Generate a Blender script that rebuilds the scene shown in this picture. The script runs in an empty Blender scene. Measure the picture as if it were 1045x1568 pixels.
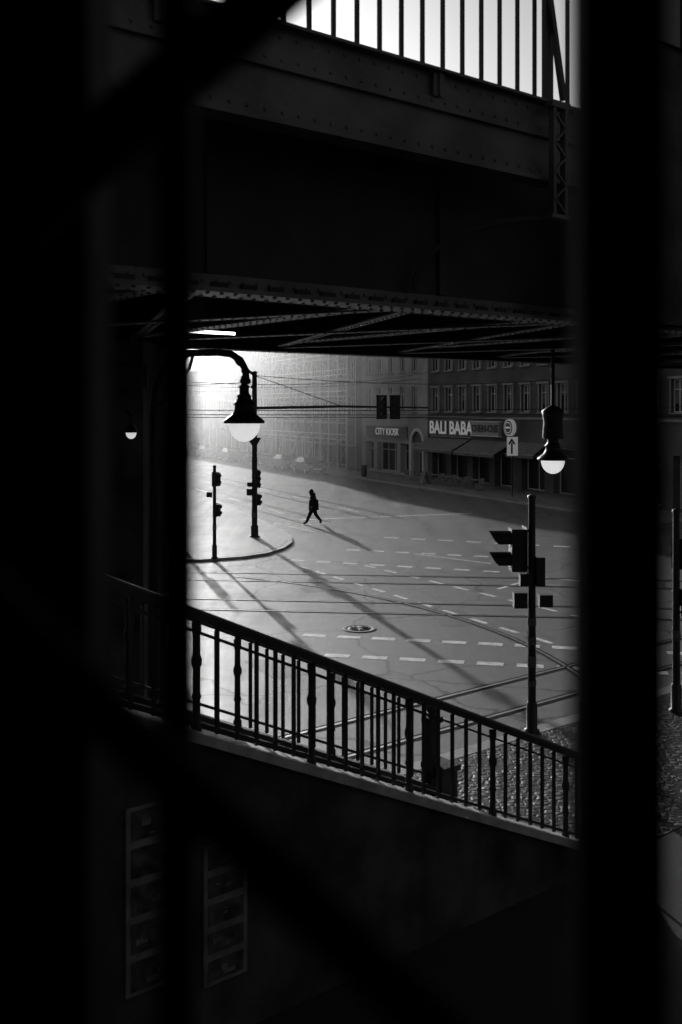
import bpy, bmesh, math, random
from mathutils import Vector, Matrix
random.seed(7)
S=bpy.context.scene
S.view_settings.view_transform='Standard'
S.view_settings.look='None'
S.view_settings.exposure=0
COL=S.collection

# ------------------------------------------------------------ materials
def mat(name,base,rough=0.6,var=0.0,scale=3.0,bump=0.0,bscale=20.0,metal=0.0,spec=0.5,det=6.0,stretch=None,emit=0.0):
    m=bpy.data.materials.new(name); m.use_nodes=True
    nt=m.node_tree; b=nt.nodes['Principled BSDF']
    b.inputs['Base Color'].default_value=(base,base,base,1)
    b.inputs['Roughness'].default_value=rough
    b.inputs['Metallic'].default_value=metal
    b.inputs['Specular IOR Level'].default_value=spec
    if emit>0:
        b.inputs['Emission Color'].default_value=(1,1,1,1); b.inputs['Emission Strength'].default_value=emit
    geo=nt.nodes.new('ShaderNodeNewGeometry')
    src=geo.outputs['Position']
    if stretch:
        mp=nt.nodes.new('ShaderNodeMapping'); mp.inputs['Scale'].default_value=stretch
        nt.links.new(src,mp.inputs['Vector']); src=mp.outputs['Vector']
    if var>0:
        n=nt.nodes.new('ShaderNodeTexNoise'); n.inputs['Scale'].default_value=scale; n.inputs['Detail'].default_value=det
        nt.links.new(src,n.inputs['Vector'])
        r=nt.nodes.new('ShaderNodeMapRange')
        r.inputs['From Min'].default_value=0.3; r.inputs['From Max'].default_value=0.7
        r.inputs['To Min'].default_value=max(0,base*(1-var)); r.inputs['To Max'].default_value=base*(1+var)
        nt.links.new(n.outputs['Fac'],r.inputs['Value'])
        nt.links.new(r.outputs['Result'],b.inputs['Base Color'])
    if bump>0:
        n=nt.nodes.new('ShaderNodeTexNoise'); n.inputs['Scale'].default_value=bscale; n.inputs['Detail'].default_value=5
        nt.links.new(src,n.inputs['Vector'])
        bp=nt.nodes.new('ShaderNodeBump'); bp.inputs['Strength'].default_value=bump; bp.inputs['Distance'].default_value=0.02
        nt.links.new(n.outputs['Fac'],bp.inputs['Height']); nt.links.new(bp.outputs['Normal'],b.inputs['Normal'])
    return m

def asphalt(name,lo,hi,rlo,rhi,spec=1.0,cracks=False):
    m=bpy.data.materials.new(name); m.use_nodes=True; nt=m.node_tree; L=nt.links.new
    b=nt.nodes['Principled BSDF']; geo=nt.nodes.new('ShaderNodeNewGeometry')
    def noise(s,d,r=.5):
        n=nt.nodes.new('ShaderNodeTexNoise'); n.inputs['Scale'].default_value=s; n.inputs['Detail'].default_value=d; n.inputs['Roughness'].default_value=r; return n
    def math_(op,a,bb):
        n=nt.nodes.new('ShaderNodeMath'); n.operation=op
        for i,v in enumerate((a,bb)):
            if isinstance(v,(int,float)): n.inputs[i].default_value=v
            else: L(v,n.inputs[i])
        return n.outputs[0]
    n1=noise(.4,10,.72); n2=noise(14,4); n3=noise(1.0,6,.6)
    mp=nt.nodes.new('ShaderNodeMapping'); mp.inputs['Rotation'].default_value=(0,0,math.radians(-24)); mp.inputs['Scale'].default_value=(1.1,0.05,1)
    for n in (n1,n2): L(geo.outputs['Position'],n.inputs['Vector'])
    L(geo.outputs['Position'],mp.inputs['Vector']);L(mp.outputs['Vector'],n3.inputs['Vector'])
    s=math_('ADD',n1.outputs['Fac'],n3.outputs['Fac'])
    r=nt.nodes.new('ShaderNodeMapRange'); r.inputs['From Min'].default_value=0.78; r.inputs['From Max'].default_value=1.22
    r.inputs['To Min'].default_value=lo; r.inputs['To Max'].default_value=hi
    L(s,r.inputs['Value']); col=r.outputs['Result']
    r2=nt.nodes.new('ShaderNodeMapRange'); r2.inputs['From Min'].default_value=0.78; r2.inputs['From Max'].default_value=1.22
    r2.inputs['To Min'].default_value=rhi; r2.inputs['To Max'].default_value=rlo
    L(s,r2.inputs['Value']); rough=r2.outputs['Result']
    if cracks:
        # tar seams wandering through the surface
        wn=noise(.8,5); L(geo.outputs['Position'],wn.inputs['Vector'])
        va=nt.nodes.new('ShaderNodeVectorMath'); va.operation='ADD'
        L(geo.outputs['Position'],va.inputs[0]); L(wn.outputs['Color'],va.inputs[1])
        vo=nt.nodes.new('ShaderNodeTexVoronoi'); vo.feature='DISTANCE_TO_EDGE'; vo.inputs['Scale'].default_value=.22
        L(va.outputs[0],vo.inputs['Vector'])
        rc=nt.nodes.new('ShaderNodeMapRange'); rc.inputs['From Min'].default_value=.004; rc.inputs['From Max'].default_value=.012
        rc.inputs['To Min'].default_value=.35; rc.inputs['To Max'].default_value=1
        L(vo.outputs['Distance'],rc.inputs['Value'])
        col=math_('MULTIPLY',col,rc.outputs['Result'])
        sp=math_('MULTIPLY',rc.outputs['Result'],spec); L(sp,b.inputs['Specular IOR Level'])
    else: b.inputs['Specular IOR Level'].default_value=spec
    L(col,b.inputs['Base Color']); L(rough,b.inputs['Roughness'])
    bp=nt.nodes.new('ShaderNodeBump'); bp.inputs['Strength'].default_value=0.35; bp.inputs['Distance'].default_value=0.01
    L(n2.outputs['Fac'],bp.inputs['Height']); L(bp.outputs['Normal'],b.inputs['Normal'])
    return m

def cobble(name,base,scale,rough=0.5,bump=.6,spec=.35):
    m=bpy.data.materials.new(name); m.use_nodes=True; nt=m.node_tree; L=nt.links.new
    b=nt.nodes['Principled BSDF']; geo=nt.nodes.new('ShaderNodeNewGeometry')
    v=nt.nodes.new('ShaderNodeTexVoronoi'); v.feature='DISTANCE_TO_EDGE'; v.inputs['Scale'].default_value=scale
    v2=nt.nodes.new('ShaderNodeTexVoronoi'); v2.inputs['Scale'].default_value=scale
    v.inputs['Randomness'].default_value=.6;v2.inputs['Randomness'].default_value=.6
    L(geo.outputs['Position'],v.inputs['Vector']);L(geo.outputs['Position'],v2.inputs['Vector'])
    r=nt.nodes.new('ShaderNodeMapRange'); r.inputs['From Max'].default_value=0.3; r.interpolation_type='SMOOTHSTEP'
    L(v.outputs['Distance'],r.inputs['Value'])
    bw=nt.nodes.new('ShaderNodeRGBToBW'); L(v2.outputs['Color'],bw.inputs[0])
    r2=nt.nodes.new('ShaderNodeMapRange'); r2.inputs['To Min'].default_value=base*0.6; r2.inputs['To Max'].default_value=base*1.3
    L(bw.outputs[0],r2.inputs['Value'])
    mu=nt.nodes.new('ShaderNodeMath'); mu.operation='MULTIPLY'; L(r.outputs['Result'],mu.inputs[0]); L(r2.outputs['Result'],mu.inputs[1])
    L(mu.outputs[0],b.inputs['Base Color'])
    bp=nt.nodes.new('ShaderNodeBump'); bp.inputs['Strength'].default_value=bump; bp.inputs['Distance'].default_value=0.02
    L(r.outputs['Result'],bp.inputs['Height']); L(bp.outputs['Normal'],b.inputs['Normal'])
    b.inputs['Roughness'].default_value=rough; b.inputs['Specular IOR Level'].default_value=spec
    return m

def opal():
    m=bpy.data.materials.new('opal_glass'); m.use_nodes=True; nt=m.node_tree
    for n in list(nt.nodes):
        if n.type!='OUTPUT_MATERIAL': nt.nodes.remove(n)
    out=[n for n in nt.nodes if n.type=='OUTPUT_MATERIAL'][0]
    d=nt.nodes.new('ShaderNodeBsdfDiffuse'); d.inputs[0].default_value=(.85,.85,.85,1)
    t=nt.nodes.new('ShaderNodeBsdfTranslucent'); t.inputs[0].default_value=(.95,.95,.95,1)
    g=nt.nodes.new('ShaderNodeEmission'); g.inputs['Strength'].default_value=.42
    mx=nt.nodes.new('ShaderNodeMixShader'); mx.inputs[0].default_value=.6
    ad=nt.nodes.new('ShaderNodeAddShader')
    nt.links.new(d.outputs[0],mx.inputs[1]);nt.links.new(t.outputs[0],mx.inputs[2])
    nt.links.new(mx.outputs[0],ad.inputs[0]);nt.links.new(g.outputs[0],ad.inputs[1]);nt.links.new(ad.outputs[0],out.inputs[0])
    return m

M_asph=asphalt('asphalt',.03,.10,.46,.70,cracks=True)
M_slab=asphalt('paving',.11,.24,.5,.64)
M_shade=asphalt('shade_dark_asphalt',.02,.035,.7,.85,.3)  # ground below the stair wall: its shade is put into a darker colour
M_paint=mat('road_paint',.8,.55,.4,5,.2,30,spec=.8)
M_rail=mat('rail_steel',.45,.35,.2,5,metal=1.0)
M_groove=mat('rail_groove',.012,.9,spec=.05)
M_cobble=cobble('cobblestone',.12,8.0,.5)
M_kerb=mat('granite_kerb',.3,.55,.2,4,.2,30,spec=.7)
M_steel=mat('painted_steel',.02,.6,.4,2.5,.25,12,spec=.3)
M_steel2=mat('viaduct_steel',.07,.5,.6,1.6,.5,9)
M_black=mat('black_iron',.02,.5,.2,8,spec=.4)
M_grille=mat('grille_iron',.012,.7,.2,8,spec=.2)
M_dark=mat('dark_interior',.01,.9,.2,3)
M_conc=mat('stair_render',.055,.9,.75,1.3,.8,6,spec=.2)
M_cope=mat('granite_coping',.35,.5,.3,5,.3,25,spec=1.0)
M_step=mat('stone_steps',.09,.7,.3,4,.2,20)
M_stucL=mat('light_stucco',.42,.9,.25,.6,.1,10)
M_stucM=mat('grey_stucco',.2,.9,.3,.6,.1,10)
M_stucD=mat('dark_stucco',.1,.9,.35,.6,.1,10)
M_trim=mat('plaster_trim',.3,.8,.15,2)
M_frame=mat('window_frame_white',.7,.5)
M_glass=mat('window_glass',.02,.12,.3,.6,spec=.6)
M_shop=mat('shop_interior',.015,.5,.6,1.5)
M_awn=mat('awning_cloth',.14,.8,.3,3)
M_sign=mat('sign_dark',.03,.5,.1,3)
M_white=mat('sign_white',.8,.5,.05,3)
M_letter=mat('glowing_sign_white',.8,.5,emit=.12)
M_opal=opal()
M_coat=mat('dark_coat',.015,.9,.3,14,.3,30,spec=.2)
M_skin=mat('skin',.3,.55)
M_car=mat('car_paint',.05,.45,.1,2)
M_carL=mat('car_paint_light',.14,.45,.1,2)
M_tyre=mat('tyre',.02,.8)
M_chrome=mat('headlamp',.8,.15,metal=.6)
M_sticker=mat('sticker',.09,.6,.7,20)
M_print=mat('poster_print',.05,.7,1.0,7)
M_paper=mat('poster_paper',.16,.8,.4,5)
M_lens=mat('signal_lens',.05,.25)

# ------------------------------------------------------------ frames
W=lambda a,b,c:(a,b,c)
D=(0.7836,0.6212)
def V(t,n,z): return (D[0]*t-D[1]*n, D[1]*t+D[0]*n, z)      # along the viaduct / across it
O=(2.01,95.2); UX=(0.4027,-0.9153)
def F(u,w,z): return (O[0]+UX[0]*u+UX[1]*w, O[1]+UX[1]*u-UX[0]*w, z)  # along the house row / out to the street

class MB:
    def __init__(s): s.v=[];s.f=[];s.m=[];s.s=[]
    def add(s,vs,fs,m=0,sm=False):
        o=len(s.v); s.v+= [tuple(p) for p in vs]
        for f in fs: s.f.append([i+o for i in f]); s.m.append(m); s.s.append(sm)
    def box(s,fr,a0,a1,b0,b1,c0,c1,m=0,c0b=None,c1b=None):
        if c0b is None: c0b=c0
        if c1b is None: c1b=c1
        vs=[fr(a0,b0,c0),fr(a1,b0,c0b),fr(a1,b1,c0b),fr(a0,b1,c0),fr(a0,b0,c1),fr(a1,b0,c1b),fr(a1,b1,c1b),fr(a0,b1,c1)]
        s.add(vs,[(0,3,2,1),(4,5,6,7),(0,1,5,4),(1,2,6,5),(2,3,7,6),(3,0,4,7)],m)
    def bar(s,p0,p1,w,h,m=0,up=(0,0,1)):
        p0=Vector(p0);p1=Vector(p1);d=(p1-p0).normalized();u=Vector(up)
        x=d.cross(u)
        if x.length<1e-4: x=d.cross(Vector((1,0,0)))
        x.normalize(); y=x.cross(d).normalized()
        vs=[]
        for p in (p0,p1):
            for a,b in ((-1,-1),(1,-1),(1,1),(-1,1)): vs.append(p+x*a*w/2+y*b*h/2)
        s.add(vs,[(0,3,2,1),(4,5,6,7),(0,1,5,4),(1,2,6,5),(2,3,7,6),(3,0,4,7)],m)
    def tube(s,pts,r,n=10,m=0,cap=True):
        pts=[Vector(p) for p in pts]
        rs=r if isinstance(r,(list,tuple)) else [r]*len(pts)
        vs=[];prev=None
        for i,p in enumerate(pts):
            if i==0:d=pts[1]-p
            elif i==len(pts)-1:d=p-pts[i-1]
            else:d=(pts[i+1]-p).normalized()+(p-pts[i-1]).normalized()
            d.normalize()
            if prev is None:
                x=d.cross(Vector((0,0,1)))
                if x.length<1e-3:x=d.cross(Vector((0,1,0)))
            else: x=prev-d*prev.dot(d)
            x.normalize();prev=x;y=d.cross(x)
            for k in range(n):
                a=2*math.pi*k/n; vs.append(p+(x*math.cos(a)+y*math.sin(a))*rs[i])
        fs=[]
        for i in range(len(pts)-1):
            for k in range(n):
                k2=(k+1)%n; fs.append((i*n+k,i*n+k2,(i+1)*n+k2,(i+1)*n+k))
        s.add(vs,fs,m,True)
        if cap:
            s.add(vs[:n],[tuple(range(n))[::-1]],m); s.add(vs[-n:],[tuple(range(n))],m)
    def lathe(s,c,prof,n=20,m=0):
        vs=[]
        for r,z in prof:
            for k in range(n):
                a=2*math.pi*k/n; vs.append((c[0]+r*math.cos(a),c[1]+r*math.sin(a),c[2]+z))
        fs=[]
        for i in range(len(prof)-1):
            for k in range(n):
                k2=(k+1)%n; fs.append((i*n+k,i*n+k2,(i+1)*n+k2,(i+1)*n+k))
        s.add(vs,fs,m,True)
    def rivet(s,p,nrm,r=.014,m=0):
        nrm=Vector(nrm).normalized();p=Vector(p)
        x=nrm.orthogonal().normalized();y=nrm.cross(x)
        vs=[p+(x*math.cos(k*math.pi/3)+y*math.sin(k*math.pi/3))*r for k in range(6)]
        vs+=[p+nrm*r*.7+(x*math.cos(k*math.pi/3)+y*math.sin(k*math.pi/3))*r*.6 for k in range(6)]
        s.add(vs,[(k,(k+1)%6,(k+1)%6+6,k+6) for k in range(6)]+[tuple(range(6,12))],m,False)
    def poly(s,pts,z0,z1,m=0):
        n=len(pts); vs=[(x,y,z0) for x,y in pts]+[(x,y,z1) for x,y in pts]
        s.add(vs,[tuple(range(n))[::-1],tuple(range(n,2*n))]+[(k,(k+1)%n,(k+1)%n+n,k+n) for k in range(n)],m)
    def finish(s,name,mats,parent=None,recalc=True):
        me=bpy.data.meshes.new(name)
        xs=[p[0] for p in s.v];ys=[p[1] for p in s.v];zs=[p[2] for p in s.v]
        c=((min(xs)+max(xs))/2,(min(ys)+max(ys))/2,min(zs))
        me.from_pydata([(p[0]-c[0],p[1]-c[1],p[2]-c[2]) for p in s.v],[],s.f)
        for m in mats: me.materials.append(m)
        for i,p in enumerate(me.polygons): p.material_index=s.m[i]; p.use_smooth=s.s[i]
        if recalc:
            bm=bmesh.new();bm.from_mesh(me);bmesh.ops.recalc_face_normals(bm,faces=bm.faces);bm.to_mesh(me);bm.free()
        o=bpy.data.objects.new(name,me);o.location=c;COL.objects.link(o)
        if parent: par(o,parent)
        return o
def par(o,p):
    bpy.context.view_layer.update()
    o.parent=p;o.matrix_parent_inverse=p.matrix_world.inverted()

# ------------------------------------------------------------ ground, road, markings
g=MB(); g.add([(-900,-300,0),(900,-300,0),(900,1500,0),(-900,1500,0)],[(0,1,2,3)]); g.finish('asphalt_ground',[M_asph],recalc=False)

def rect(mb,x0,y0,x1,y1,w,z=.004,m=0):
    dx,dy=x1-x0,y1-y0;l=math.hypot(dx,dy);nx,ny=-dy/l*w/2,dx/l*w/2
    mb.add([(x0+nx,y0+ny,z),(x0-nx,y0-ny,z),(x1-nx,y1-ny,z),(x1+nx,y1+ny,z)],[(0,1,2,3)],m)
def dashes(mb,x0,y0,x1,y1,L,G,w):
    l=math.hypot(x1-x0,y1-y0);ux,uy=(x1-x0)/l,(y1-y0)/l;t=0
    while t+L<=l+.01:
        rect(mb,x0+ux*t,y0+uy*t,x0+ux*(t+L),y0+uy*(t+L),w);t+=L+G
mk=MB()
dashes(mk,-1.0,26.35,9.0,24.2,.62,.3,.3)
dashes(mk,-.4,24.2,9.0,22.2,.62,.3,.3)
dashes(mk,-1.6,37.8,5.6,25.0,.75,.6,.16)
dashes(mk,.9,38.0,8.2,26.5,.75,.6,.16)
dashes(mk,-2.0,39.3,6.5,36.2,.6,.5,.3)
dashes(mk,.2,42.2,8.5,39.3,.6,.5,.3)
dashes(mk,2.0,46.2,10.0,43.0,.7,.6,.3)
rect(mk,-2.2,53.5,7.5,56.8,.28)
rect(mk,-3.5,51.8,-1.2,48.2,.14)
dashes(mk,-3.2,56.5,-20,95,3,5,.14)
dashes(mk,1.0,57.5,-16,98,3,5,.14)
rect(mk,5.2,33.0,7.0,35.3,.16);rect(mk,7.0,35.3,8.6,34.4,.16)
rect(mk,3.0,41.0,5.8,38.4,.12)
mk.finish('road_markings',[M_paint],recalc=False)

tr=MB()
def rail(pts):
    for i in range(len(pts)-1):
        a,b=pts[i],pts[i+1]
        rect(tr,a[0],a[1],b[0],b[1],.22,.0085,1)
        rect(tr,a[0],a[1],b[0],b[1],.07,.0125,0)
for y in (36.0,34.4,31.0,29.4): rail([(-26,y+2.6),(34,y-3.8)])
for n in (13.35,14.85): 
    a=V(-15,n,0);b=V(60,n,0); rail([a[:2],b[:2]])
for w in (15.3,16.8,19.6,21.1):
    a=F(-110,w,0);b=F(38,w,0);rail([a[:2],b[:2]])
def curve(cx,cy,r,a0,a1):
    return [(cx+r*math.cos(math.radians(a0+(a1-a0)*k/24)),cy+r*math.sin(math.radians(a0+(a1-a0)*k/24))) for k in range(25)]
rail(curve(-12,20,17.5,-10,62))
tr.finish('tram_tracks',[M_rail,M_groove],recalc=False)

pt=MB()
for (x,y,a,b,r) in ((-.5,33,1.6,.9,.3),(3.2,28.5,1.1,2.2,.1),(1.5,47,3.2,1.1,-.4),(-1.5,23,.9,1.8,.5),(5.5,52,2.4,1.2,-.3),(2.6,36.5,.7,2.8,.35)):
    c,s=math.cos(r),math.sin(r)
    pt.add([(x+c*i-s*j,y+s*i+c*j,.0022) for i,j in ((-a/2,-b/2),(a/2,-b/2),(a/2,b/2),(-a/2,b/2))],[(0,1,2,3)])
pt.finish('asphalt_patches',[asphalt('patched_asphalt',.02,.045,.6,.75,.7)],recalc=False)

mh=MB()
mh.lathe((.5,27.05,.013),[(.0,.006),(.30,.006),(.31,0),(.34,0),(.35,.006),(.44,.006),(.46,0)],28)
for k in range(12):
    a=k*math.pi/6; mh.tube([(.5+.1*math.cos(a),27.05+.1*math.sin(a),.02),(.5+.27*math.cos(a),27.05+.27*math.sin(a),.02)],.014,5)
mh.finish('manhole_cover',[mat('cast_iron',.08,.6,.3,9,.3,30)])

isl=[(-14,38.3),(-5.5,38.9),(-3.9,39.7),(-3.0,40.7),(-2.4,42.2),(-2.15,44.0),(-2.3,46.2),(-2.9,48.6),(-4.3,53),(-7.4,62.2),(-14,81)]
im=MB(); im.poly(isl,0,.09,0)
c=(-9,52)
im.poly([(c[0]+(x-c[0])*.965,c[1]+(y-c[1])*.985) for x,y in isl],.091,.096,1)
im.finish('pavement_corner',[M_kerb,M_slab])
pv=MB()
pv.box(V,-34,60,11.9,12.2,0,.12,0); pv.box(V,-34,60,8.0,11.897,0,.115,1); pv.box(V,-34,60,-20,7.997,0,.11,2)
pv.finish('cobbled_pavement',[M_kerb,M_cobble,M_shade])
pf=MB()
pf.box(F,-260,46,4.6,4.85,0,.12,0); pf.box(F,-260,46,-1,4.597,0,.115,1)
pf.finish('pavement',[M_kerb,M_slab])

# ------------------------------------------------------------ house row
def house(name,u0,u1,H,rows,wall,trim=M_trim,depth=12,surround=True,cornice=True):
    mb=MB(); q=mb.add
    def quad(ua,ub,za,zb,w=0,m=0): q([F(ua,w,za),F(ub,w,za),F(ub,w,zb),F(ua,w,zb)],[(0,1,2,3)],m)
    z=0
    for (za,zb,ops,kind) in rows:
        if za>z: quad(u0,u1,z,za)
        cur=u0
        for (ua,ub) in ops:
            quad(cur,ua,za,zb); cur=ub
            r=-.22 if kind=='win' else -.6
            gm=3 if kind=='win' else 4
            quad(ua,ub,za,zb,r,gm)
            q([F(ua,0,za),F(ua,r,za),F(ua,r,zb),F(ua,0,zb)],[(0,1,2,3)],0)
            q([F(ub,0,za),F(ub,r,za),F(ub,r,zb),F(ub,0,zb)],[(0,1,2,3)],0)
            q([F(ua,0,za),F(ub,0,za),F(ub,r,za),F(ua,r,za)],[(0,1,2,3)],0)
            q([F(ua,0,zb),F(ub,0,zb),F(ub,r,zb),F(ua,r,zb)],[(0,1,2,3)],0)
            fw=.07
            w0,w1=r+.01,r+.07
            mb.box(F,ua+.003,ua+fw,w0,w1,za+.003,zb-.003,2);mb.box(F,ub-fw,ub-.003,w0,w1,za+.003,zb-.003,2)
            mb.box(F,ua+fw,ub-fw,w0,w1,za+.003,za+fw,2);mb.box(F,ua+fw,ub-fw,w0,w1,zb-fw,zb-.003,2)
            mid=(ua+ub)/2
            if kind=='win':
                mb.box(F,mid-.04,mid+.04,w0,w1,za+fw,zb-fw,2)
                mb.box(F,ua+fw,ub-fw,w0,w1+.01,za+(zb-za)*.68,za+(zb-za)*.68+.06,2)
                if random.random()<.45:
                    mb.box(F,ua+fw,ub-fw,r+.002,r+.008,zb-(zb-za)*random.uniform(.3,.8),zb-fw,5+1)
                mb.box(F,ua-.12,ub+.12,.003,.16,za-.12,za-.01,1)
                if surround:
                    mb.box(F,ua-.14,ua-.02,.003,.06,za,zb+.02,1);mb.box(F,ub+.02,ub+.14,.003,.06,za,zb+.02,1)
                    mb.box(F,ua-.2,ub+.2,.003,.14,zb+.025,zb+.17,1)
            else:
                n=max(1,int((ub-ua)/1.3))
                for k in range(1,n): 
                    uu=ua+(ub-ua)*k/n; mb.box(F,uu-.03,uu+.03,w0,w1,za+fw,zb-fw,2)
                mb.box(F,ua+fw,ub-fw,w0,w1+.01,zb-.7,zb-.63,2)
        quad(cur,u1,za,zb); z=zb
    quad(u0,u1,z,H)
    mb.add([F(u0,0,0),F(u0,-depth,0),F(u0,-depth,H),F(u0,0,H)],[(0,1,2,3)],0)
    mb.add([F(u1,0,0),F(u1,-depth,0),F(u1,-depth,H),F(u1,0,H)],[(0,1,2,3)],0)
    mb.add([F(u0,-depth,0),F(u1,-depth,0),F(u1,-depth,H),F(u0,-depth,H)],[(0,1,2,3)],0)
    mb.add([F(u0,0,H),F(u1,0,H),F(u1,-depth,H),F(u0,-depth,H)],[(0,1,2,3)],5)
    if cornice:
        mb.box(F,u0,u1,.004,.35,H-.45,H-.2,1);mb.box(F,u0,u1,.004,.5,H-.195,H+.05,1)
        mb.box(F,u0+.01,u1-.01,.004,.12,5.2,5.36,1)
    for k in range(2):
        uu=u0+(u1-u0)*(.3+.4*k); mb.box(F,uu,uu+.9,-5,-4.4,H,H+1.6,0)
    return mb.finish(name,[wall,trim,M_frame,M_glass,M_shop,M_sign,M_paper],recalc=False)
def wins(s,e,step,w): 
    r=[];x=s
    while x+w/2<e: r.append((x-w/2,x+w/2)); x+=step
    return r
wa=wins(14.45,46.6,2.15,1.0)
house('restaurant_house',13.005,47,18,[(.25,3.3,[(13.8,16.2),(16.9,19.4),(20.2,22.6),(23.3,25.7),(26.8,29.6),(30.6,33),(34,37),(38,41),(42,45)],'shop'),
   (5.75,7.65,wa,'win'),(9.05,10.95,wa,'win'),(12.35,14.2,wa,'win'),(15.3,16.8,wa,'win')],M_stucD)
wb=wins(1.6,12.6,2.25,.95)
kiosk=house('kiosk_house',.005,13,18,[(.3,2.9,[(.8,2.6),(3.3,7.3),(8,9.6),(10.5,12.1)],'shop'),
   (5.75,7.9,wb,'win'),(9.15,11.2,wb,'win'),(12.5,14.4,wb,'win')],M_stucL,surround=False)
wc=wins(-24,-.7,2.4,1.1)
house('scaffolded_house',-25,0,18.5,[(.3,3.0,wins(-23,-1,3.6,2.4),'shop'),(5.4,7.1,wc,'win'),(8.6,10.5,wc,'win'),(12,13.9,wc,'win'),(15.2,16.8,wc,'win')],M_stucM)
wd=wins(-34,-25.5,2.2,1.0)
house('white_house',-35,-25.005,18,[(.3,3.0,wins(-33.5,-26,3.2,2),'shop'),(5.4,7,wd,'win'),(8.4,10.4,wd,'win'),(11.8,13.8,wd,'win')],M_stucL)
we=wins(-53.5,-35.5,2.4,1.1)
house('grey_house',-54,-35.005,14.5,[(.3,3.0,wins(-52.5,-36.5,3.5,2.2),'shop'),(5.4,6.9,we,'win'),(8,9.8,we,'win'),(11.2,13,we,'win')],M_stucM)
wf=wins(-98,-54.7,2.7,1.2)
house('low_house',-100,-54.005,11.5,[(.3,3.0,wins(-98,-56,3.8,2.4),'shop'),(5.4,6.9,wf,'win'),(7.9,9.6,wf,'win')],M_stucL)
wg=wins(-178,-102,3,1.2)
house('corner_house',-180,-104,13,[(.3,3.0,wins(-176,-106,5,3),'shop'),(5.4,6.9,wg,'win'),(7.9,9.6,wg,'win')],M_stucM)

ar=MB()
cu=11.3
for k in range(12):
    a0=math.pi*k/12;a1=math.pi*(k+1)/12
    p=[(cu+r*math.cos(a),3.05+r*math.sin(a)) for r,a in ((1.0,a0),(1.25,a0),(1.25,a1),(1.0,a1))]
    vs=[F(u,.004,z) for u,z in p]+[F(u,.16,z) for u,z in p]
    ar.add(vs,[(0,1,2,3),(4,5,6,7),(0,1,5,4),(1,2,6,5),(2,3,7,6),(3,0,4,7)],0)
fan=[F(cu+.98*math.cos(math.pi*k/12),.02,3.05+.98*math.sin(math.pi*k/12)) for k in range(13)]
ar.add(fan,[tuple(range(13))],1)
ar.box(F,cu-1.25,cu-1.0,.004,.16,.12,3.05,0);ar.box(F,cu+1.0,cu+1.25,.004,.16,.12,3.05,0)
ar.finish('arched_doorway',[M_frame,M_shop])

def text(s,u,w,z,size,parent,m=M_letter,bold=.012):
    cu=bpy.data.curves.new('lettering','FONT');cu.body=s;cu.size=size;cu.extrude=.02;cu.offset=bold;cu.align_x='CENTER';cu.align_y='CENTER'
    o=bpy.data.objects.new('lettering',cu);COL.objects.link(o);cu.materials.append(m)
    p=F(u,w,z)
    Mx=Matrix(((UX[0],0,UX[1],p[0]),(UX[1],0,-UX[0],p[1]),(0,1,0,p[2]),(0,0,0,1)))
    o.matrix_world=Mx; bpy.context.view_layer.update(); par(o,parent)
    return o
def board(name,u0,u1,z0,z1,w=.1,m=M_sign,fm=M_trim):
    b=MB(); b.box(F,u0,u1,.01,w,z0,z1,0)
    b.box(F,u0-.05,u1+.05,.012,w+.04,z1+.003,z1+.07,1);b.box(F,u0-.05,u1+.05,.012,w+.04,z0-.07,z0-.003,1)
    return b.finish(name,[m,fm])
b1=board('kiosk_sign',1.2,9.4,3.35,4.35); text('CITY KIOSK',5.6,.13,3.85,.9,b1,bold=0)
b2=board('restaurant_sign',13.9,20.2,3.75,5.0,.14); text('BALI BABA',17.05,.18,4.38,1.45,b2,bold=.03)
b3=board('cafe_sign',20.5,24.3,3.95,4.95,.3,mat('sign_grey',.3,.5),M_white); text('CHEN-CHE',22.4,.33,4.45,.75,b3,M_sign)
rs=MB()
def disc(u,z,r,w0,w1,m):
    a=[F(u+r*math.cos(k*math.pi/12),w0,z+r*math.sin(k*math.pi/12)) for k in range(24)]
    b=[F(u+r*math.cos(k*math.pi/12),w1,z+r*math.sin(k*math.pi/12)) for k in range(24)]
    rs.add(a+b,[tuple(range(24)),tuple(range(24,48))]+[(k,(k+1)%24,(k+1)%24+24,k+24) for k in range(24)],m)
disc(25.6,4.6,.6,.02,.3,1);disc(25.6,4.6,.51,.3,.32,0);disc(25.6,4.6,.41,.32,.335,1);disc(25.6,4.6,.34,.335,.35,0)
rs.box(F,25.3,25.9,.352,.37,4.53,4.67,1)
rs.finish('round_sign',[M_sign,M_letter])
def awning(u0,u1,z1,z0,out):
    a=MB()
    a.add([F(u0,.05,z1),F(u1,.05,z1),F(u1,out,z0),F(u0,out,z0),F(u0,.05,z1-.03),F(u1,.05,z1-.03),F(u1,out,z0-.03),F(u0,out,z0-.03)],
          [(0,1,2,3),(7,6,5,4),(0,1,5,4),(1,2,6,5),(2,3,7,6),(3,0,4,7)],0)
    a.box(F,u0,u1,out,out+.02,z0-.25,z0-.04,0)
    a.box(F,u0,u1,out-.03,out+.03,z0-.04,z0+.02,1)
    a.bar(F(u0+.1,.1,z0-.5),F(u0+.1,out,z0-.03),.04,.04,2);a.bar(F(u1-.1,.1,z0-.5),F(u1-.1,out,z0-.03),.04,.04,2)
    a.finish('shop_awning',[M_awn,M_trim,M_black])
awning(13.6,19.9,3.6,2.75,1.7);awning(20.3,26.0,3.6,2.7,1.8);awning(26.6,30,3.6,2.8,1.2)
tb_=MB()
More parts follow.
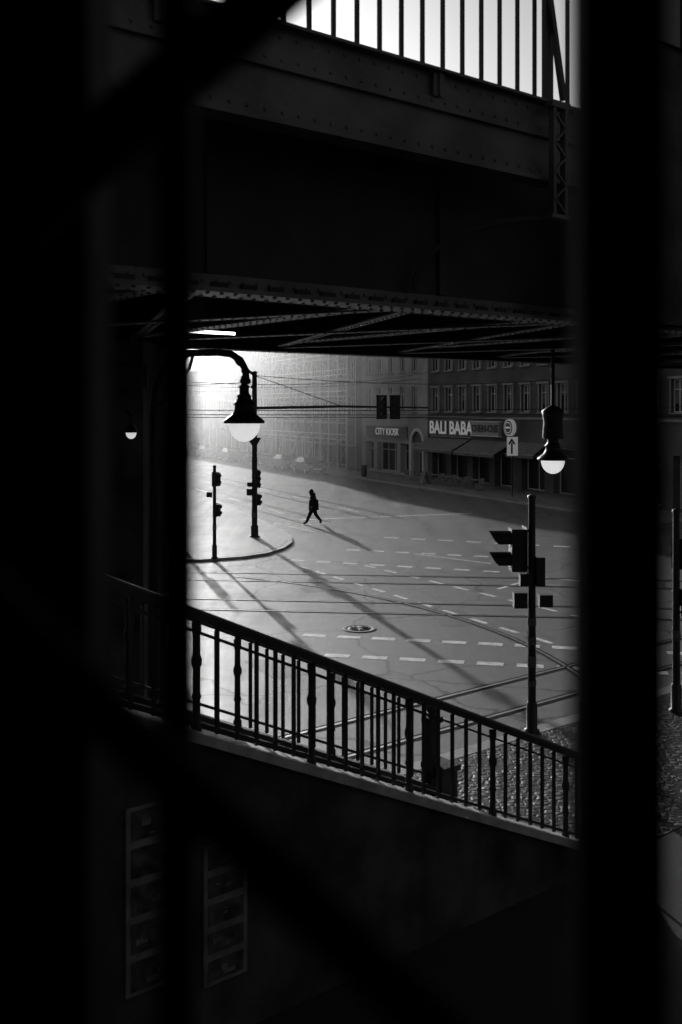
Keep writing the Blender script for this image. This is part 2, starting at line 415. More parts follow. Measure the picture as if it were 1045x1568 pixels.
for k in range(6):
    u=14.6+k*2.0; x,y,_=F(u,2.4,0)
    tb_.lathe((x,y,.115),[(.22,0),(.22,.02),(.03,.04),(.03,.7),(.36,.71),(.36,.74),(0,.74)],12,0)
    for s in (-.6,.6):
        tb_.box(F,u+s-.2,u+s+.2,2.2,2.6,.54,.58,0);tb_.box(F,u+s*1.33-.02,u+s*1.33+.02,2.2,2.6,.58,1.0,0)
        for a in (-.18,.18):
            for b in (2.22,2.58): tb_.box(F,u+s+a-.015,u+s+a+.015,b-.015,b+.015,.116,.54,0)
tb_.finish('cafe_tables',[M_trim])
sc=MB()
for i in range(12):
    u=-24.6+i*2.2
    for w in (.5,1.4): sc.tube([F(u,w,.12),F(u,w,18.5)],.055,6)
    for lv in range(1,9): sc.tube([F(u,.5,lv*2.1+.3),F(u,1.4,lv*2.1+.3)],.04,5)
for lv in range(1,9):
    z=lv*2.1+.3
    sc.box(F,-24.7,-.3,.5,1.35,z,z+.06,1);sc.box(F,-24.7,-.3,1.36,1.385,z,z+.2,1)
    for dz in (.55,1.05): sc.tube([F(-24.7,1.4,z+dz),F(-.3,1.4,z+dz)],.045,5)
for i in range(0,11,2):
    for lv in range(8):
        sc.tube([F(-24.6+i*2.2,1.43,lv*2.1+.3),F(-22.4+i*2.2,1.43,lv*2.1+2.4)],.04,5)
sc.finish('scaffolding',[mat('galvanised_tube',.55,.4,.1,3,metal=.3),mat('scaffold_plank',.35,.8,.3,4)])
fe=MB()
for i in range(11):
    u=-36+i*2.1
    fe.box(F,u,u+2.0,4.2,4.25,.25,1.15,0);fe.box(F,u+2.0,u+2.08,4.18,4.28,.12,1.3,1)
    fe.box(F,u+.02,u+1.98,4.255,4.27,.8,.98,1)
fe.finish('construction_fence',[mat('fence_board',.2,.7,.3,2),M_steel])
lr=MB()
lr.box(F,-110,-2,30,44,0,17,0)
for fl in range(5):
    for k in range(38):
        u=-108+k*2.8; z=1+fl*3.3
        lr.box(F,u,u+1.1,29.93,29.997,z,z+1.8,1);lr.box(F,u-.1,u+1.2,29.85,29.997,z-.15,z-.02,2)
        lr.box(F,u+.52,u+.58,29.9,29.928,z,z+1.8,2)
lr.box(F,-110,-2,29.6,29.99,16.4,17.1,2)
lr.finish('opposite_house_row',[M_stucM,M_glass,M_trim])

# ------------------------------------------------------------ cars
def car(u,w,paint,flip=False,sc=1.0):
    mb=MB()
    prof=[(-2.15,.35),(-2.2,.62),(-2.1,.86),(-1.25,.97),(-.55,1.42),(.75,1.46),(1.55,1.02),(2.1,.95),(2.18,.6),(2.12,.33)]
    sg=-1 if flip else 1
    def P(a,b,z): return F(u+sg*a,w+b,z*1.06)
    def wd(z): return .87 if z<.98 else .87-(z-.98)*.45
    n=len(prof)
    L=[P(a,-wd(z),z) for a,z in prof];R=[P(a,wd(z),z) for a,z in prof]
    mb.add(L+R,[(k,(k+1)%n,(k+1)%n+n,k+n) for k in range(n)],0)
    mb.add(L,[(0,1,2,3,6,7,8,9),(3,4,5,6)],0);mb.add(R,[(0,1,2,3,6,7,8,9)[::-1],(6,5,4,3)],0)
    for s in (-1,1):
        def G(a,z,off=.012): return P(a,s*(wd(z)+off),z)
        mb.add([G(-1.0,1.02),G(-.5,1.36),G(.08,1.38),G(.08,1.0)],[(0,1,2,3)],1)
        mb.add([G(.14,1.0),G(.14,1.38),G(.7,1.39),G(1.3,1.04)],[(0,1,2,3)],1)
        mb.box(P,-.95,-.78,s*.87,s*1.0,.98,1.1,0)
        for a in (-1.35,1.32):
            vs=[];
            for b in (s*.66,s*.885): vs+=[P(a+.32*math.cos(k*math.pi/9),b,.32+.32*math.sin(k*math.pi/9)) for k in range(18)]
            mb.add(vs,[(k,(k+1)%18,(k+1)%18+18,k+18) for k in range(18)]+[tuple(range(18,36))],2)
            mb.add([P(a+.19*math.cos(k*math.pi/6),s*.895,.32+.19*math.sin(k*math.pi/6)) for k in range(12)],[tuple(range(12))],3)
        mb.box(P,-2.2,-2.12,s*.5,s*.8,.62,.8,3);mb.box(P,2.1,2.2,s*.55,s*.82,.66,.85,4)
    mb.add([P(-1.2,-.74,1.01),P(-.62,-.64,1.4),P(-.62,.64,1.4),P(-1.2,.74,1.01)],[(0,1,2,3)],1)
    mb.add([P(.82,-.62,1.44),P(1.5,-.74,1.065),P(1.5,.74,1.065),P(.82,.62,1.44)],[(0,1,2,3)],1)
    mb.box(P,-2.24,-2.19,-.4,.4,.42,.56,5)
    mb.finish('parked_car',[paint,M_glass,M_tyre,M_chrome,M_lens,M_white])
car(1.5,6.1,M_car,True);car(-4.6,6.0,M_carL,True);car(-22,6.1,M_car);car(-31,6.2,M_carL);car(-39,6.1,M_car)

# ------------------------------------------------------------ viaduct
vi=MB()
T0,T1=-24,32
nr=(D[1],-D[0],0)
vi.box(V,T0,T1,7.54,7.56,7.045,9.0,0)
vi.box(V,T0,T1,7.36,7.74,7.0,7.04,1)
vi.box(V,T0,T1,7.50,7.535,7.045,7.17,1)
vi.box(V,T0,T1,14.42,14.78,7.0,7.04,0)
vi.box(V,T0,7.9,14.59,14.61,7.045,9.0,0);vi.box(V,9.25,T1,14.59,14.61,7.045,9.0,0)
vi.box(V,7.9,9.25,14.59,14.61,7.045,7.26,0);vi.box(V,7.9,9.25,14.59,14.61,7.31,9.0,0)
vi.box(V,T0,T1,7.6,14.55,8.5,8.7,0)
for n in (9.6,12.6):
    vi.box(V,T0,T1,n-.01,n+.01,7.75,8.5,0);vi.box(V,T0,T1,n-.12,n+.12,7.71,7.748,0)
k=0;t=T0+.5
while t<T1:
    vi.box(V,t-.012,t+.012,7.57,14.58,7.18,8.49,0)
    vi.box(V,t-.16,t+.16,7.76,14.4,7.13,7.17,1)
    for i in range(42):
        n=7.9+i*.155
        for s in (-.1,.1): vi.rivet(V(t+s,n,7.13),(0,0,-1),.022,1)
    a=V(t,7.75,7.09);b=V(t+2.75,14.4,7.09);c=V(t,14.4,7.065);d=V(t+2.75,7.75,7.065)
    for p,q in ((a,b),(c,d)):
        vi.bar(p,q,.16,.02,1)
        for i in range(1,44):
            r=[p[j]+(q[j]-p[j])*i/44 for j in range(3)]
            vi.rivet((r[0],r[1],r[2]-.01),(0,0,-1),.022,1)
    vi.box(V,t-.04,t+.04,7.50,7.538,7.18,8.98,0)
    t+=2.8
t=T0
while t<T1:
    vi.rivet(V(t,7.5,7.11),nr,.022,1); vi.rivet(V(t,7.42,7.0),(0,0,-1),.024,1); vi.rivet(V(t+.07,7.66,7.0),(0,0,-1),.024,1)
    vi.rivet(V(t,14.5,7.0),(0,0,-1),.02,1)
    t+=.14
t=-6
while t<8.9:
    for z,n in ((8.43,6.72),(8.865,6.725),(9.06,6.75)): vi.rivet(V(t,n,z),nr,.019,1)
    t+=.17
t=T0
while t<T1:
    vi.box(V,t,t+.16,7.47,7.498,7.045,7.10,0); t+=.30
vi.box(V,T0,8.9,6.75,6.78,8.36,9.13,1)
vi.box(V,T0,8.9,6.66,6.9,8.32,8.357,1)
vi.box(V,T0,8.9,6.72,6.747,8.36,8.50,1)
vi.box(V,T0,8.9,6.70,6.747,8.78,8.81,1)
vi.box(V,T0,8.9,6.725,6.747,8.813,8.9,1)
vi.box(V,T0,8.9,6.66,6.9,9.133,9.16,1)
vi.box(V,T0,8.9,6.80,7.53,9.02,9.07,0)
for t in (.72,3.6,6.48):
    vi.box(V,t-.07,t+.07,6.70,6.72,8.905,9.12,1); vi.box(V,t-.012,t+.012,6.68,6.698,8.91,9.12,1)
    vi.box(V,t-.012,t+.012,6.80,7.53,8.36,9.0,0)
tb=8.05
for s in (-.09,.09): 
    vi.box(V,tb+s-.02,tb+s+.02,6.55,6.62,7.97,9.05,1)
for i in range(7):
    z=7.98+i*.145; s=.09 if i%2 else -.09
    vi.bar(V(tb-s,6.56,z),V(tb+s,6.56,z+.145),.03,.02,1)
vi.box(V,tb-.14,tb+.14,6.54,6.64,7.93,7.968,1)
vi.box(V,tb-.14,tb+.14,6.54,6.64,9.053,9.12,1)
kp=[V(8.0-1.15*math.sin(a),6.7+.75*math.sin(a),7.95-.75*(1-math.cos(a))) for a in [j*math.pi/2/8 for j in range(9)]]
for j in range(8): vi.bar(kp[j],kp[j+1],.07,.05,0)
vi.box(V,T0,T1,14.8,15.6,9.0,9.06,0)
vi.finish('railway_viaduct',[M_steel,M_steel2])

wr=MB()
t=-12.0
while t<8.75:
    wr.box(V,t-.018,t+.018,6.765,6.795,9.16,10.85,0); t+=.262
wr.box(V,-12.2,8.8,6.75,6.81,10.853,10.91,0)
wr.box(V,8.0,8.07,6.70,6.76,9.16,10.85,0)
wr.bar(V(8.25,6.68,9.2),V(7.9,6.68,10.8),.05,.06,0)
wr.finish('walkway_railing',[M_black])
sh=MB()
sh.box(V,9.05,32,6.7,6.88,7.0,15,0)
for i in range(8):
    sh.box(V,9.6+i*2.6,11.2+i*2.6,6.64,6.697,10.2,13.2,1);sh.box(V,10.37+i*2.6,10.43+i*2.6,6.6,6.638,10.2,13.2,2)
sh.box(V,9.05,32,6.4,6.697,14.6,15.1,2)
sh.finish('station_hall',[M_conc,M_glass,M_steel])
pi=MB()
pi.box(W,-6.2,-2.86,14.4,16.4,0,6.98,0);pi.box(W,-6.3,-2.78,14.3,14.397,.115,.9,0)
pi.box(W,-6.3,-2.78,14.28,14.397,6.3,6.6,0)
for i in range(8): pi.box(W,-6.18,-2.9,14.385,14.398,1.0+i*.66,1.6+i*.66,0)
pi.box(V,24,26,10,13,0,6.98,0)
pi.finish('viaduct_pier',[M_conc])

# ------------------------------------------------------------ stairs
def zh(t): return 4.0-.4535*(t-4.86)
def zc(t): return zh(t)-1.07
st=MB()
def slope(n0,n1,t0,t1,dz0,dz1,m,mb):
    mb.box(V,t0,t1,n0,n1,zc(t0)+dz0,zc(t0)+dz1,m,zc(t1)+dz0,zc(t1)+dz1)
st.box(V,1.6,10.95,7.98,8.30,0.0,zc(1.6)-.10,0,0.0,zc(10.95)-.10)
slope(7.92,8.36,1.5,11.0,-.097,0,1,st)
st.box(V,1.6,9.5,9.80,10.0,0,zc(1.6)-.10,0,0,zc(9.5)-.10)
slope(9.75,10.05,1.5,9.6,-.097,0,0,st)
i=0;t=10.9
while t>1.8:
    z=.115+.1633*(i+1)-.25
    if z>.13:
        st.box(V,t-.36,t,8.303,9.797,0.0,z,2); st.box(V,t-.003,t+.03,8.31,9.79,z-.04,z,2)
    t-=.36;i+=1
st.box(V,9.45,9.75,9.72,10.08,0,zc(9.6)+.25,0); st.box(V,9.42,9.78,9.69,10.11,zc(9.6)+.253,zc(9.6)+.33,0)
st.finish('staircase',[M_conc,M_cope,M_step])

def railing(name,N,t0,t1,posts,step,bot=.1):
    r=MB()
    r.box(V,t0,t1,N-.05,N+.05,zh(t0)-.04,zh(t0)+.03,0,zh(t1)-.04,zh(t1)+.03)
    r.tube([V(t0,N,zh(t0)+.03),V(t1,N,zh(t1)+.03)],.035,8)
    r.box(V,t0,t1,N-.02,N+.02,zh(t0)-.16,zh(t0)-.135,0,zh(t1)-.16,zh(t1)-.135)
    r.box(V,t0,t1,N-.022,N+.022,zc(t0)+bot,zc(t0)+bot+.035,0,zc(t1)+bot,zc(t1)+bot+.035)
    t=t0+.05
    while t<t1-.02:
        if min(abs(t-p) for p in posts)>.08:
            r.box(V,t-.017,t+.017,N-.017,N+.017,zc(t)+.02,zh(t)-.045,0)
        t+=step
    for p in posts:
        x,y,_=V(p,N,0); c0=zc(p)-.02
        r.lathe((x,y,c0),[(.05,0),(.05,.08),(.036,.1),(.034,.3),(.046,.33),(.036,.37),(.034,.6),(.048,.63),(.052,.68),(.036,.73),(.034,.9),(.045,.95),(.045,1.03)],12)
    r.finish(name,[M_black])
posts=[3.39,4.73,6.07,7.41,8.75,10.09]
railing('stair_railing',8.14,2.0,10.95,posts,.2233,.05)
railing('stair_railing',9.9,2.2,9.44,[3.5,4.9,6.3,7.7],.235)
nw=MB()
x,y,_=V(9.44,9.9,0);z=zc(9.44)
nw.box(V,9.33,9.55,9.8,10.0,z-.05,z+.14,0)
nw.box(V,9.36,9.52,9.83,9.97,z+.143,z+.85,0);nw.box(V,9.33,9.55,9.8,10.0,z+.853,z+.93,0)
nw.lathe((x,y,z+.933),[(.07,0),(.05,.04),(.08,.08),(.09,.12),(.07,.16),(0,.18)],14)
nw.finish('newel_post',[M_black])

def poster(t0,t1,z0,z1):
    p=MB(); p.box(V,t0,t1,7.955,7.975,z0,z1,0)
    n=5;h=(z1-z0)/n
    for i in range(n):
        a,b=z0+i*h+.04,z0+(i+1)*h-.03
        p.box(V,t0+.045,t1-.045,7.948,7.953,a,b,1)
        for k in range(5):
            u=random.uniform(t0+.08,t1-.2);zz=random.uniform(a+.03,b-.08)
            p.box(V,u,u+random.uniform(.04,.14),7.942-.001*k,7.9455-.001*k,zz,zz+random.uniform(.015,.07),0 if k%2 else 1)
    p.finish('event_poster',[M_paper,M_print])
poster(3.92,4.45,.85,2.5);poster(4.70,5.17,.66,1.95)

# ------------------------------------------------------------ lamps
def lamp_head(mb,x,y,z,s=1.0):
    pr=[(.30,0),(.31,.03),(.27,.07),(.19,.13),(.15,.2),(.14,.26),(.17,.29),(.13,.32),(.10,.38),(.115,.41),(.075,.44),(.07,.52),(.09,.55),(.05,.58),(.035,.66),(.055,.69),(.03,.72),(.03,.8)]
    mb.lathe((x,y,z),[(r*s,h*s) for r,h in pr],24,0)
    mb.lathe((x,y,z),[(.30*s,0),(.24*s,.03*s),(.0,.04*s)],24,0)
    g=[(.235*s*math.cos(a),-.27*s*math.sin(a)-.005) for a in [j*math.pi/2/9 for j in range(10)]]
    mb.lathe((x,y,z),g,24,1)
lp=MB()
def LP(px,pz): return (px,12.5,pz)
pts=[(-2.36,0.1),(-2.36,5.6),(-2.36,5.95),(-2.33,6.25),(-2.24,6.48),(-2.08,6.62),(-1.9,6.69),(-1.55,6.70),(-1.38,6.68),(-1.26,6.6),(-1.2,6.48),(-1.19,6.36)]
lp.tube([LP(*p) for p in pts],[.085,.06,.055]+[.045]*9,12)
lp.lathe((-2.36,12.5,.1),[(.2,0),(.2,.1),(.15,.2),(.16,.7),(.12,.9),(.1,1.2),(.12,1.25),(.085,1.35)],14)
lp.tube([LP(-2.33,6.0),LP(-2.1,6.2),LP(-1.9,6.5),LP(-1.85,6.68)],.02,8)
lamp_head(lp,-1.215,12.5,5.81,.84)
lp.tube([LP(-1.19,6.38),LP(-1.21,6.4),LP(-1.215,6.25)],.035,10)
lp.tube([LP(-1.36,6.66),LP(-1.3,6.56),LP(-1.2,6.5),LP(-1.1,6.42),LP(-1.08,6.3),LP(-1.13,6.26)],.018,8)
lp.lathe((-1.2,12.5,6.3),[(.035,0),(.07,.02),(.07,.06),(.04,.09),(.04,.14),(.06,.17),(.035,.2)],14)
lp.finish('street_lamp',[M_black,M_opal])
l2=MB()
lamp_head(l2,3.83,18,5.06,.9)
l2.tube([(3.83,18,5.7),(3.83,18,7.1)],.035,10);l2.lathe((3.83,18,5.45),[(.18,0),(.19,.04),(.17,.3),(.19,.42),(.2,.5),(.12,.56),(.04,.6)],18)
l2.finish('pendant_lamp',[M_black,M_opal])
l3=MB()
l3.tube([(-3.0,14.28,5.9),(-3.0,14.0,5.95),(-2.93,13.9,5.85)],.02,8); 
l3.lathe((-2.93,13.9,5.66),[(.1,0),(.07,.06),(.03,.12),(.02,.2)],14);l3.lathe((-2.93,13.9,5.66),[(.075*math.cos(a),-.09*math.sin(a)) for a in [j*math.pi/2/6 for j in range(7)]],14,1)
l3.finish('wall_lamp',[M_black,M_opal])

# ------------------------------------------------------------ traffic lights
def head(mb,x,y,z0,n,ang,sc=1.0,off=.16,hood=1.0):
    ca,sa=math.cos(ang),math.sin(ang)
    def H(a,b,z): return (x+ca*a-sa*b,y+sa*a+ca*b,z)
    h=.3*sc
    mb.box(H,off,off+.2*sc,-.15*sc,.15*sc,z0,z0+n*h,0)
    mb.box(H,off-.02,off-.003,-.19*sc,.19*sc,z0-.03,z0+n*h+.03,0)
    for i in range(n):
        zc_=z0+(i+.5)*h; r=.12*sc; f0=off+.2*sc
        prev=None
        for k in range(10):
            a=math.radians(-35+250*k/9); q=(r*math.cos(a),r*math.sin(a)); ln=.26*sc*(.75+.25*math.sin(a))*hood
            cur=(H(f0,q[0],zc_+q[1]),H(f0+ln,q[0],zc_+q[1]))
            if prev: mb.add([prev[0],cur[0],cur[1],prev[1]],[(0,1,2,3)],0)
            prev=cur
        mb.add([H(f0+.01,r*.92*math.cos(j*math.pi/6),zc_+r*.92*math.sin(j*math.pi/6)) for j in range(12)],[tuple(range(12))],1)
    for zz in (z0+.05,z0+n*h-.05): mb.bar((x,y,zz),H(off,0,zz),.04,.04,0)
def signal(name,x,y,h,heads,r=.07,extras=(),base=.12,arm=None,tri=False,rings=()):
    mb=MB()
    mb.tube([(x,y,base-.02),(x,y,h)],[r*1.05,r*.9],12)
    mb.lathe((x,y,base),[(r*2,0),(r*2,.03),(r*1.4,.06),(r*1.4,.5),(r*1.05,.55)],12)
    mb.lathe((x,y,h-.02),[(r*1.1,0),(r*1.1,.05),(0,.08)],12)
    for hd in heads: head(mb,x,y,*hd)
    for (dx,z0,z1,w) in extras: mb.box(W,x+dx-w/2,x+dx+w/2,y-.12,y+.08,z0,z1,0)
    for (z0,z1) in rings: mb.lathe((x,y,0),[(r*1.12,z0),(r*1.12,z1)],12,2)
    if tri:
        mb.add([(x-.32,y-.12,tri+.55),(x+.32,y-.12,tri+.55),(x,y-.12,tri),(x-.32,y-.1,tri+.55),(x+.32,y-.1,tri+.55),(x,y-.1,tri)],[(0,1,2),(5,4,3),(0,1,4,3),(1,2,5,4),(2,0,3,5)],0)
    if arm: arm(mb)
    mb.finish(name,[M_black,M_lens,M_sticker])
pi_=math.pi
signal('shadow_pole',3.47,18.1,4.38,[(3.05,2,pi_,1.28,.14,1.15)],.072,
       [(-.22,2.38,2.66,.24),(-.13,2.78,3.0,.2),(.14,2.78,3.3,.16),(.24,2.4,2.62,.24)],rings=[(1.7,1.85),(2.05,2.2),(.95,1.05),(1.3,1.5)])
signal('shadow_pole',6.5,19.3,4.0,[(2.9,2,.6,.9,.1),(2.0,1,0,.8,.1)],.072,[(.14,2.2,2.5,.16)],rings=[(1.5,1.7)])
signal('shadow_pole',-4.98,39.2,3.7,[(2.95,2,-.9,.85,.08,.6),(1.75,2,-.6,.8,.06,.6)],.07,[(-.2,2.5,2.7,.2)],base=.09,rings=[(1.2,1.4)])
def arm(mb):
    mb.tube([(-3.97,45.7,6.0),(0,45.5,6.08),(4.0,45.3,6.02)],[.07,.055,.04],8)
    mb.tube([(-3.97,45.7,7.5),(0,45.5,6.1)],.02,6)
signal('mast_traffic_light',-3.97,45.7,7.65,[(2.35,3,-.9,.9,.10,.6),(1.55,2,-.6,.85,.10,.6)],.125,[(-.24,2.0,2.3,.22),(-.18,2.4,2.6,.3)],base=.09,arm=arm,tri=4.1,rings=[(1.0,1.2)])
hs=MB()
for x,a in ((1.85,-pi_/2+.2),(2.45,-pi_/2-.1)):
    head(hs,x,45.4,5.55,3,a,1.1,.06); hs.bar((x,45.4,5.5),(x,45.4,6.2),.05,.05)
    hs.box(W,x-.24,x+.24,45.3,45.32,5.5,6.6,0)
hs.finish('hanging_traffic_signals',[M_black,M_lens])
signal('shadow_pole',-6.9,33.5,3.7,[(2.7,3,-1.2,1.0,.1)],.1,base=0.0)
signal('shadow_pole',-8.2,47,3.2,[(2.2,2,-1,1.0,.1)],.11)  # unseen pole added for the shadow it throws over the pavement corner
signal('shadow_pole',-9.5,41,5.5,[(3.2,3,-1,1.2,.1)],.15)  # taller unseen pole, added to cast a band of shadow on the road

sg=MB()
cx,cy=11.35,66.0
sg.tube([(cx,cy,.1),(cx,cy,4.1)],.05,8,1)
sg.box(W,cx-.36,cx+.36,cy-.08,cy-.055,2.85,4.1,0)
sg.box(W,cx-.10,cx+.02,cy-.088,cy-.083,2.98,3.7,1);
sg.add([(cx-.04,cy-.088,4.0),(cx+.2,cy-.088,3.65),(cx+.1,cy-.088,3.58),(cx-.04,cy-.088,3.78)],[(0,1,2,3)],1)
sg.add([(cx-.04,cy-.0885,4.02),(cx-.28,cy-.0885,3.65),(cx-.2,cy-.0885,3.58),(cx-.04,cy-.0885,3.78)],[(0,1,2,3)],1)
sg.finish('arrow_sign',[M_letter,M_black])  # sign face given a faint glow of its own, though no lamp
ab=MB()
ab.bar(F(18.5,3.6,.12),F(18.5,3.3,1.1),.6,.04);ab.bar(F(18.5,2.9,.12),F(18.5,3.25,1.1),.6,.04)
ab.finish('pavement_board',[M_paper])
bn=MB()
p=F(9,4,0)
bn.lathe((p[0],p[1],.115),[(.18,0),(.24,.2),(.26,.9),(.28,.92),(.26,.98),(.1,1.02),(0,1.02)],14);bn.finish('litter_bin',[M_steel])
ow=MB()
def wire(a,b,sag=.25,r=.016):
    P=[]
    for k in range(13):
        s=k/12;P.append((a[0]+(b[0]-a[0])*s,a[1]+(b[1]-a[1])*s,a[2]+(b[2]-a[2])*s-sag*4*s*(1-s)))
    ow.tube(P,r,5,cap=False)
wire((-3.97,45.7,7.5),(17,66,8.2),.5);wire((-26,40,6.4),(24,38,6.4),.5,.014);wire((-26,34,5.75),(28,31,5.85),.1,.012)
wire((-26,31,5.9),(28,28,5.9),.1,.012);wire((-3.97,45.7,7.2),(-30,70,8),.4)
a=F(-110,16,5.9);b=F(35,16,5.9);wire(a,b,0.05);a=F(-110,20.3,5.9);b=F(35,20.3,5.9);wire(a,b,0.05)
for u in (-60,-30,-8,12): wire(F(u,0,8.5),F(u,30,8.5),.9,.02)
wire(F(13,0,9),(-12,38,7.5),.8)
ow.finish('overhead_wires',[M_black])

# ------------------------------------------------------------ pedestrian (walking to the left)
def skin_obj(name,verts,edges,radii,root,mt,parent=None,loc=(0,0,0),sub=2):
    me=bpy.data.meshes.new(name);me.from_pydata(verts,edges,[]);me.materials.append(mt)
    o=bpy.data.objects.new(name,me);o.location=loc;COL.objects.link(o)
    sk=o.modifiers.new('Skin','SKIN');sk.use_smooth_shade=True
    for i,r in enumerate(radii):
        d=me.skin_vertices[0].data[i]; d.radius=r if isinstance(r,tuple) else (r,r); d.use_root=(i==root)
    s=o.modifiers.new('Sub','SUBSURF');s.levels=sub;s.render_levels=sub
    if parent: par(o,parent)
    return o
px,py=-1.43,51.4
vb=[(0,0,.98),(.01,0,1.16),(-.02,0,1.34),(-.05,0,1.46),(-.08,0,1.54),
    (-.02,-.1,.86),(-.19,-.1,.5),(-.36,-.1,.11),(-.52,-.1,.045),
    (.03,.1,.86),(.12,.1,.5),(.40,.1,.17),(.34,.1,.05),
    (-.03,-.19,1.42),(.10,-.27,1.16),(-.06,-.28,.95),
    (-.03,.19,1.42),(.02,.27,1.16),(-.2,.26,.98)]
eb=[(0,1),(1,2),(2,3),(3,4),(0,5),(5,6),(6,7),(7,8),(0,9),(9,10),(10,11),(11,12),(3,13),(13,14),(14,15),(3,16),(16,17),(17,18)]
rb=[(.2,.22),(.23,.22),(.23,.23),(.16,.17),.09,.14,.10,.07,.05,.14,.10,.07,.05,.11,.09,.06,.11,.09,.06]
ped=skin_obj('pedestrian',vb,eb,rb,0,M_coat,loc=(px,py,0.0))
cb=MB()
cs=[(0.02,0,1.25,.24,.24),(.02,0,1.0,.26,.25),(0.02,0,.85,.26,.25),(.02,0,.74,.27,.25)]
vs=[]
for (cx,cy,cz,rx,ry) in cs:
    for k in range(16):
        a=k*math.pi/8;vs.append((px+cx+rx*math.cos(a)*(1+.04*math.sin(3*a)),py+cy+ry*math.sin(a),cz))
cb.add(vs,[(i*16+k,i*16+(k+1)%16,(i+1)*16+(k+1)%16,(i+1)*16+k) for i in range(3) for k in range(16)],0,True)
cb.finish('coat_skirt',[M_coat],parent=ped)
hd=MB()
def ell(mb,c,r,m,n=14,cut=None):
    vs=[];rings=9
    for i in range(rings+1):
        ph=math.pi*i/rings
        for k in range(n):
            a=2*math.pi*k/n;vs.append((c[0]+r[0]*math.sin(ph)*math.cos(a),c[1]+r[1]*math.sin(ph)*math.sin(a),c[2]+r[2]*math.cos(ph)))
    mb.add(vs,[(i*n+k,i*n+(k+1)%n,(i+1)*n+(k+1)%n,(i+1)*n+k) for i in range(rings) for k in range(n)],m,True)
hx,hy,hz=px-.125,py,1.67
ell(hd,(hx,hy,hz),(.095,.075,.12),0)
ell(hd,(hx-.098,hy,hz-.01),(.02,.012,.025),0);ell(hd,(hx-.085,hy,hz-.062),(.012,.025,.007),2)
for s in (-1,1):
    ell(hd,(hx-.083,hy+s*.032,hz+.01),(.01,.013,.007),2); ell(hd,(hx+.005,hy+s*.076,hz-.005),(.018,.008,.03),0)
ell(hd,(hx+.03,hy,hz+.015),(.12,.11,.145),1); ell(hd,(hx+.09,hy,hz-.12),(.16,.17,.11),1)
hd.finish('head_and_hood',[M_skin,M_coat,M_black],parent=ped)
for nm,wp in (('left_hand',(-.06,-.28,.95)),('right_hand',(-.2,.26,.98))):
    v=[(0,0,.02),(-.01,0,-.05)];e=[(0,1)];r=[.028,(.02,.036)]
    for j in range(4):
        b=len(v);yy=-.03+.02*j;ln=[.06,.075,.07,.055][j]
        v+=[(-.012,yy,-.075),(-.022,yy,-.075-ln*.6),(-.04,yy,-.075-ln)];e+=[(1,b),(b,b+1),(b+1,b+2)];r+=[.009,.008,.007]
    b=len(v);v+=[(-.04,0,-.03),(-.06,0,-.065)];e+=[(1,b),(b,b+1)];r+=[.011,.009]
    skin_obj(nm,v,e,r,0,M_skin,ped,(px+wp[0],py+wp[1],wp[2]),1)

# ------------------------------------------------------------ station building around the viewpoint
sb=MB()
def wl(x0,x1,y0,y1,z0,z1,m=0): sb.box(W,x0,x1,y0,y1,z0,z1,m)
wl(-9,-.152,.6,.66,0,12);wl(.62,12,.6,.66,0,12);wl(-.152,.62,.6,.66,0,5.2);wl(-.152,.62,.6,.66,6.9,12)
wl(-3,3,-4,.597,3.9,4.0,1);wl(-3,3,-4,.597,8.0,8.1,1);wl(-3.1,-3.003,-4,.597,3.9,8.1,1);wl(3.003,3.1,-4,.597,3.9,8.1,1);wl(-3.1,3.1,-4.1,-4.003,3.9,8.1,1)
wl(-9,12,-8,-7.9,0,12);wl(-9,12,-7.9,.597,12.003,12.1)
wl(-9,-8.9,-7.9,.597,0,12);wl(11.9,12,-7.9,.597,0,12)
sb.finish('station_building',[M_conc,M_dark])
gr=MB()
gr.box(W,-.0915,-.0735,.492,.51,5.2,6.9)
gr.box(W,.1175,.160,.488,.512,5.2,6.9)
gr.box(W,.40,.43,.488,.512,5.2,6.9)
def diag(x0,z0,x1,z1,w,y0=.511):
    dx,dz=x1-x0,z1-z0;l=math.hypot(dx,dz);nx,nz=-dz/l*w/2,dx/l*w/2
    vs=[]
    for y in (y0,y0+.006):
        for a,b,s in ((x0,z0,1),(x0,z0,-1),(x1,z1,-1),(x1,z1,1)): vs.append((a+nx*s,y,b+nz*s))
    gr.add(vs,[(0,1,2,3),(7,6,5,4),(0,1,5,4),(1,2,6,5),(2,3,7,6),(3,0,4,7)],0)
diag(.004,6.25,-.19,6.078,.034)
diag(-.145,5.94,.075,5.73,.02,.37)
gr.finish('window_grille',[M_grille])

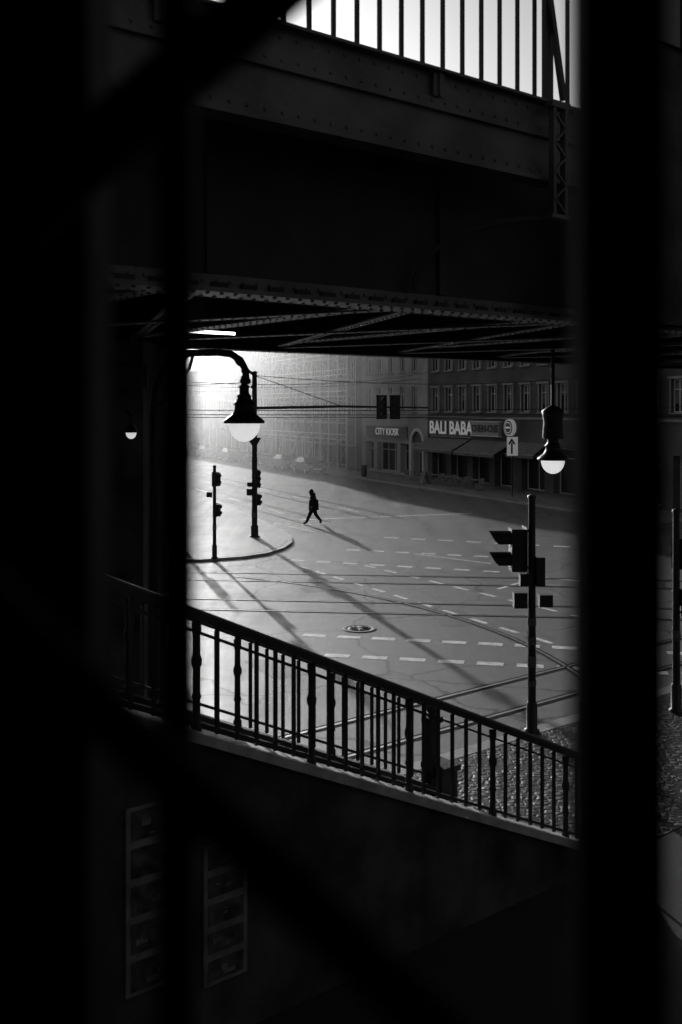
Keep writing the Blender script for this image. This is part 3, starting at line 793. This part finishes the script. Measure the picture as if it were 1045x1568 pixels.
# ------------------------------------------------------------ haze hanging in the street
hz=MB(); hz.box(F,-215,24,-30,60,.02,20,0)
hm=bpy.data.materials.new('morning_haze');hm.use_nodes=True;nt=hm.node_tree
for n in list(nt.nodes):
    if n.type!='OUTPUT_MATERIAL': nt.nodes.remove(n)
out=nt.nodes[0]; vs_=nt.nodes.new('ShaderNodeVolumeScatter')
vs_.inputs['Color'].default_value=(1,1,1,1);vs_.inputs['Density'].default_value=.0036;vs_.inputs['Anisotropy'].default_value=.88
nt.links.new(vs_.outputs[0],out.inputs['Volume'])
hz.finish('haze',[hm])

# ------------------------------------------------------------ light
EL=math.radians(10);AZ=math.radians(-16.2)
sd=Vector((math.sin(AZ)*math.cos(EL),math.cos(AZ)*math.cos(EL),math.sin(EL)))
sl=bpy.data.lights.new('sun','SUN');sl.energy=5;sl.angle=math.radians(.5);sl.color=(1,1,1)
so=bpy.data.objects.new('sun',sl);so.rotation_euler=(-sd).to_track_quat('-Z','Y').to_euler();so.location=(-30,100,40);COL.objects.link(so)
w=bpy.data.worlds.new('World');S.world=w;w.use_nodes=True;nt=w.node_tree
bg=nt.nodes['Background'];sk=nt.nodes.new('ShaderNodeTexSky');sk.sky_type='NISHITA';sk.sun_disc=False
sk.sun_elevation=EL;sk.sun_rotation=AZ
sk.air_density=1.0;sk.dust_density=4.0
bw=nt.nodes.new('ShaderNodeRGBToBW');nt.links.new(sk.outputs[0],bw.inputs[0]);nt.links.new(bw.outputs[0],bg.inputs['Color'])
bg.inputs['Strength'].default_value=.09

# ------------------------------------------------------------ camera
cd=bpy.data.cameras.new('camera');cd.sensor_fit='VERTICAL';cd.sensor_height=36;cd.sensor_width=24;cd.lens=35
cd.shift_y=-.1014;cd.clip_start=.05;cd.clip_end=3000
cd.dof.use_dof=True;cd.dof.focus_distance=40;cd.dof.aperture_fstop=2.8
co=bpy.data.objects.new('camera',cd);co.location=(0,0,6);co.rotation_euler=(math.radians(90),0,0);COL.objects.link(co);S.camera=co
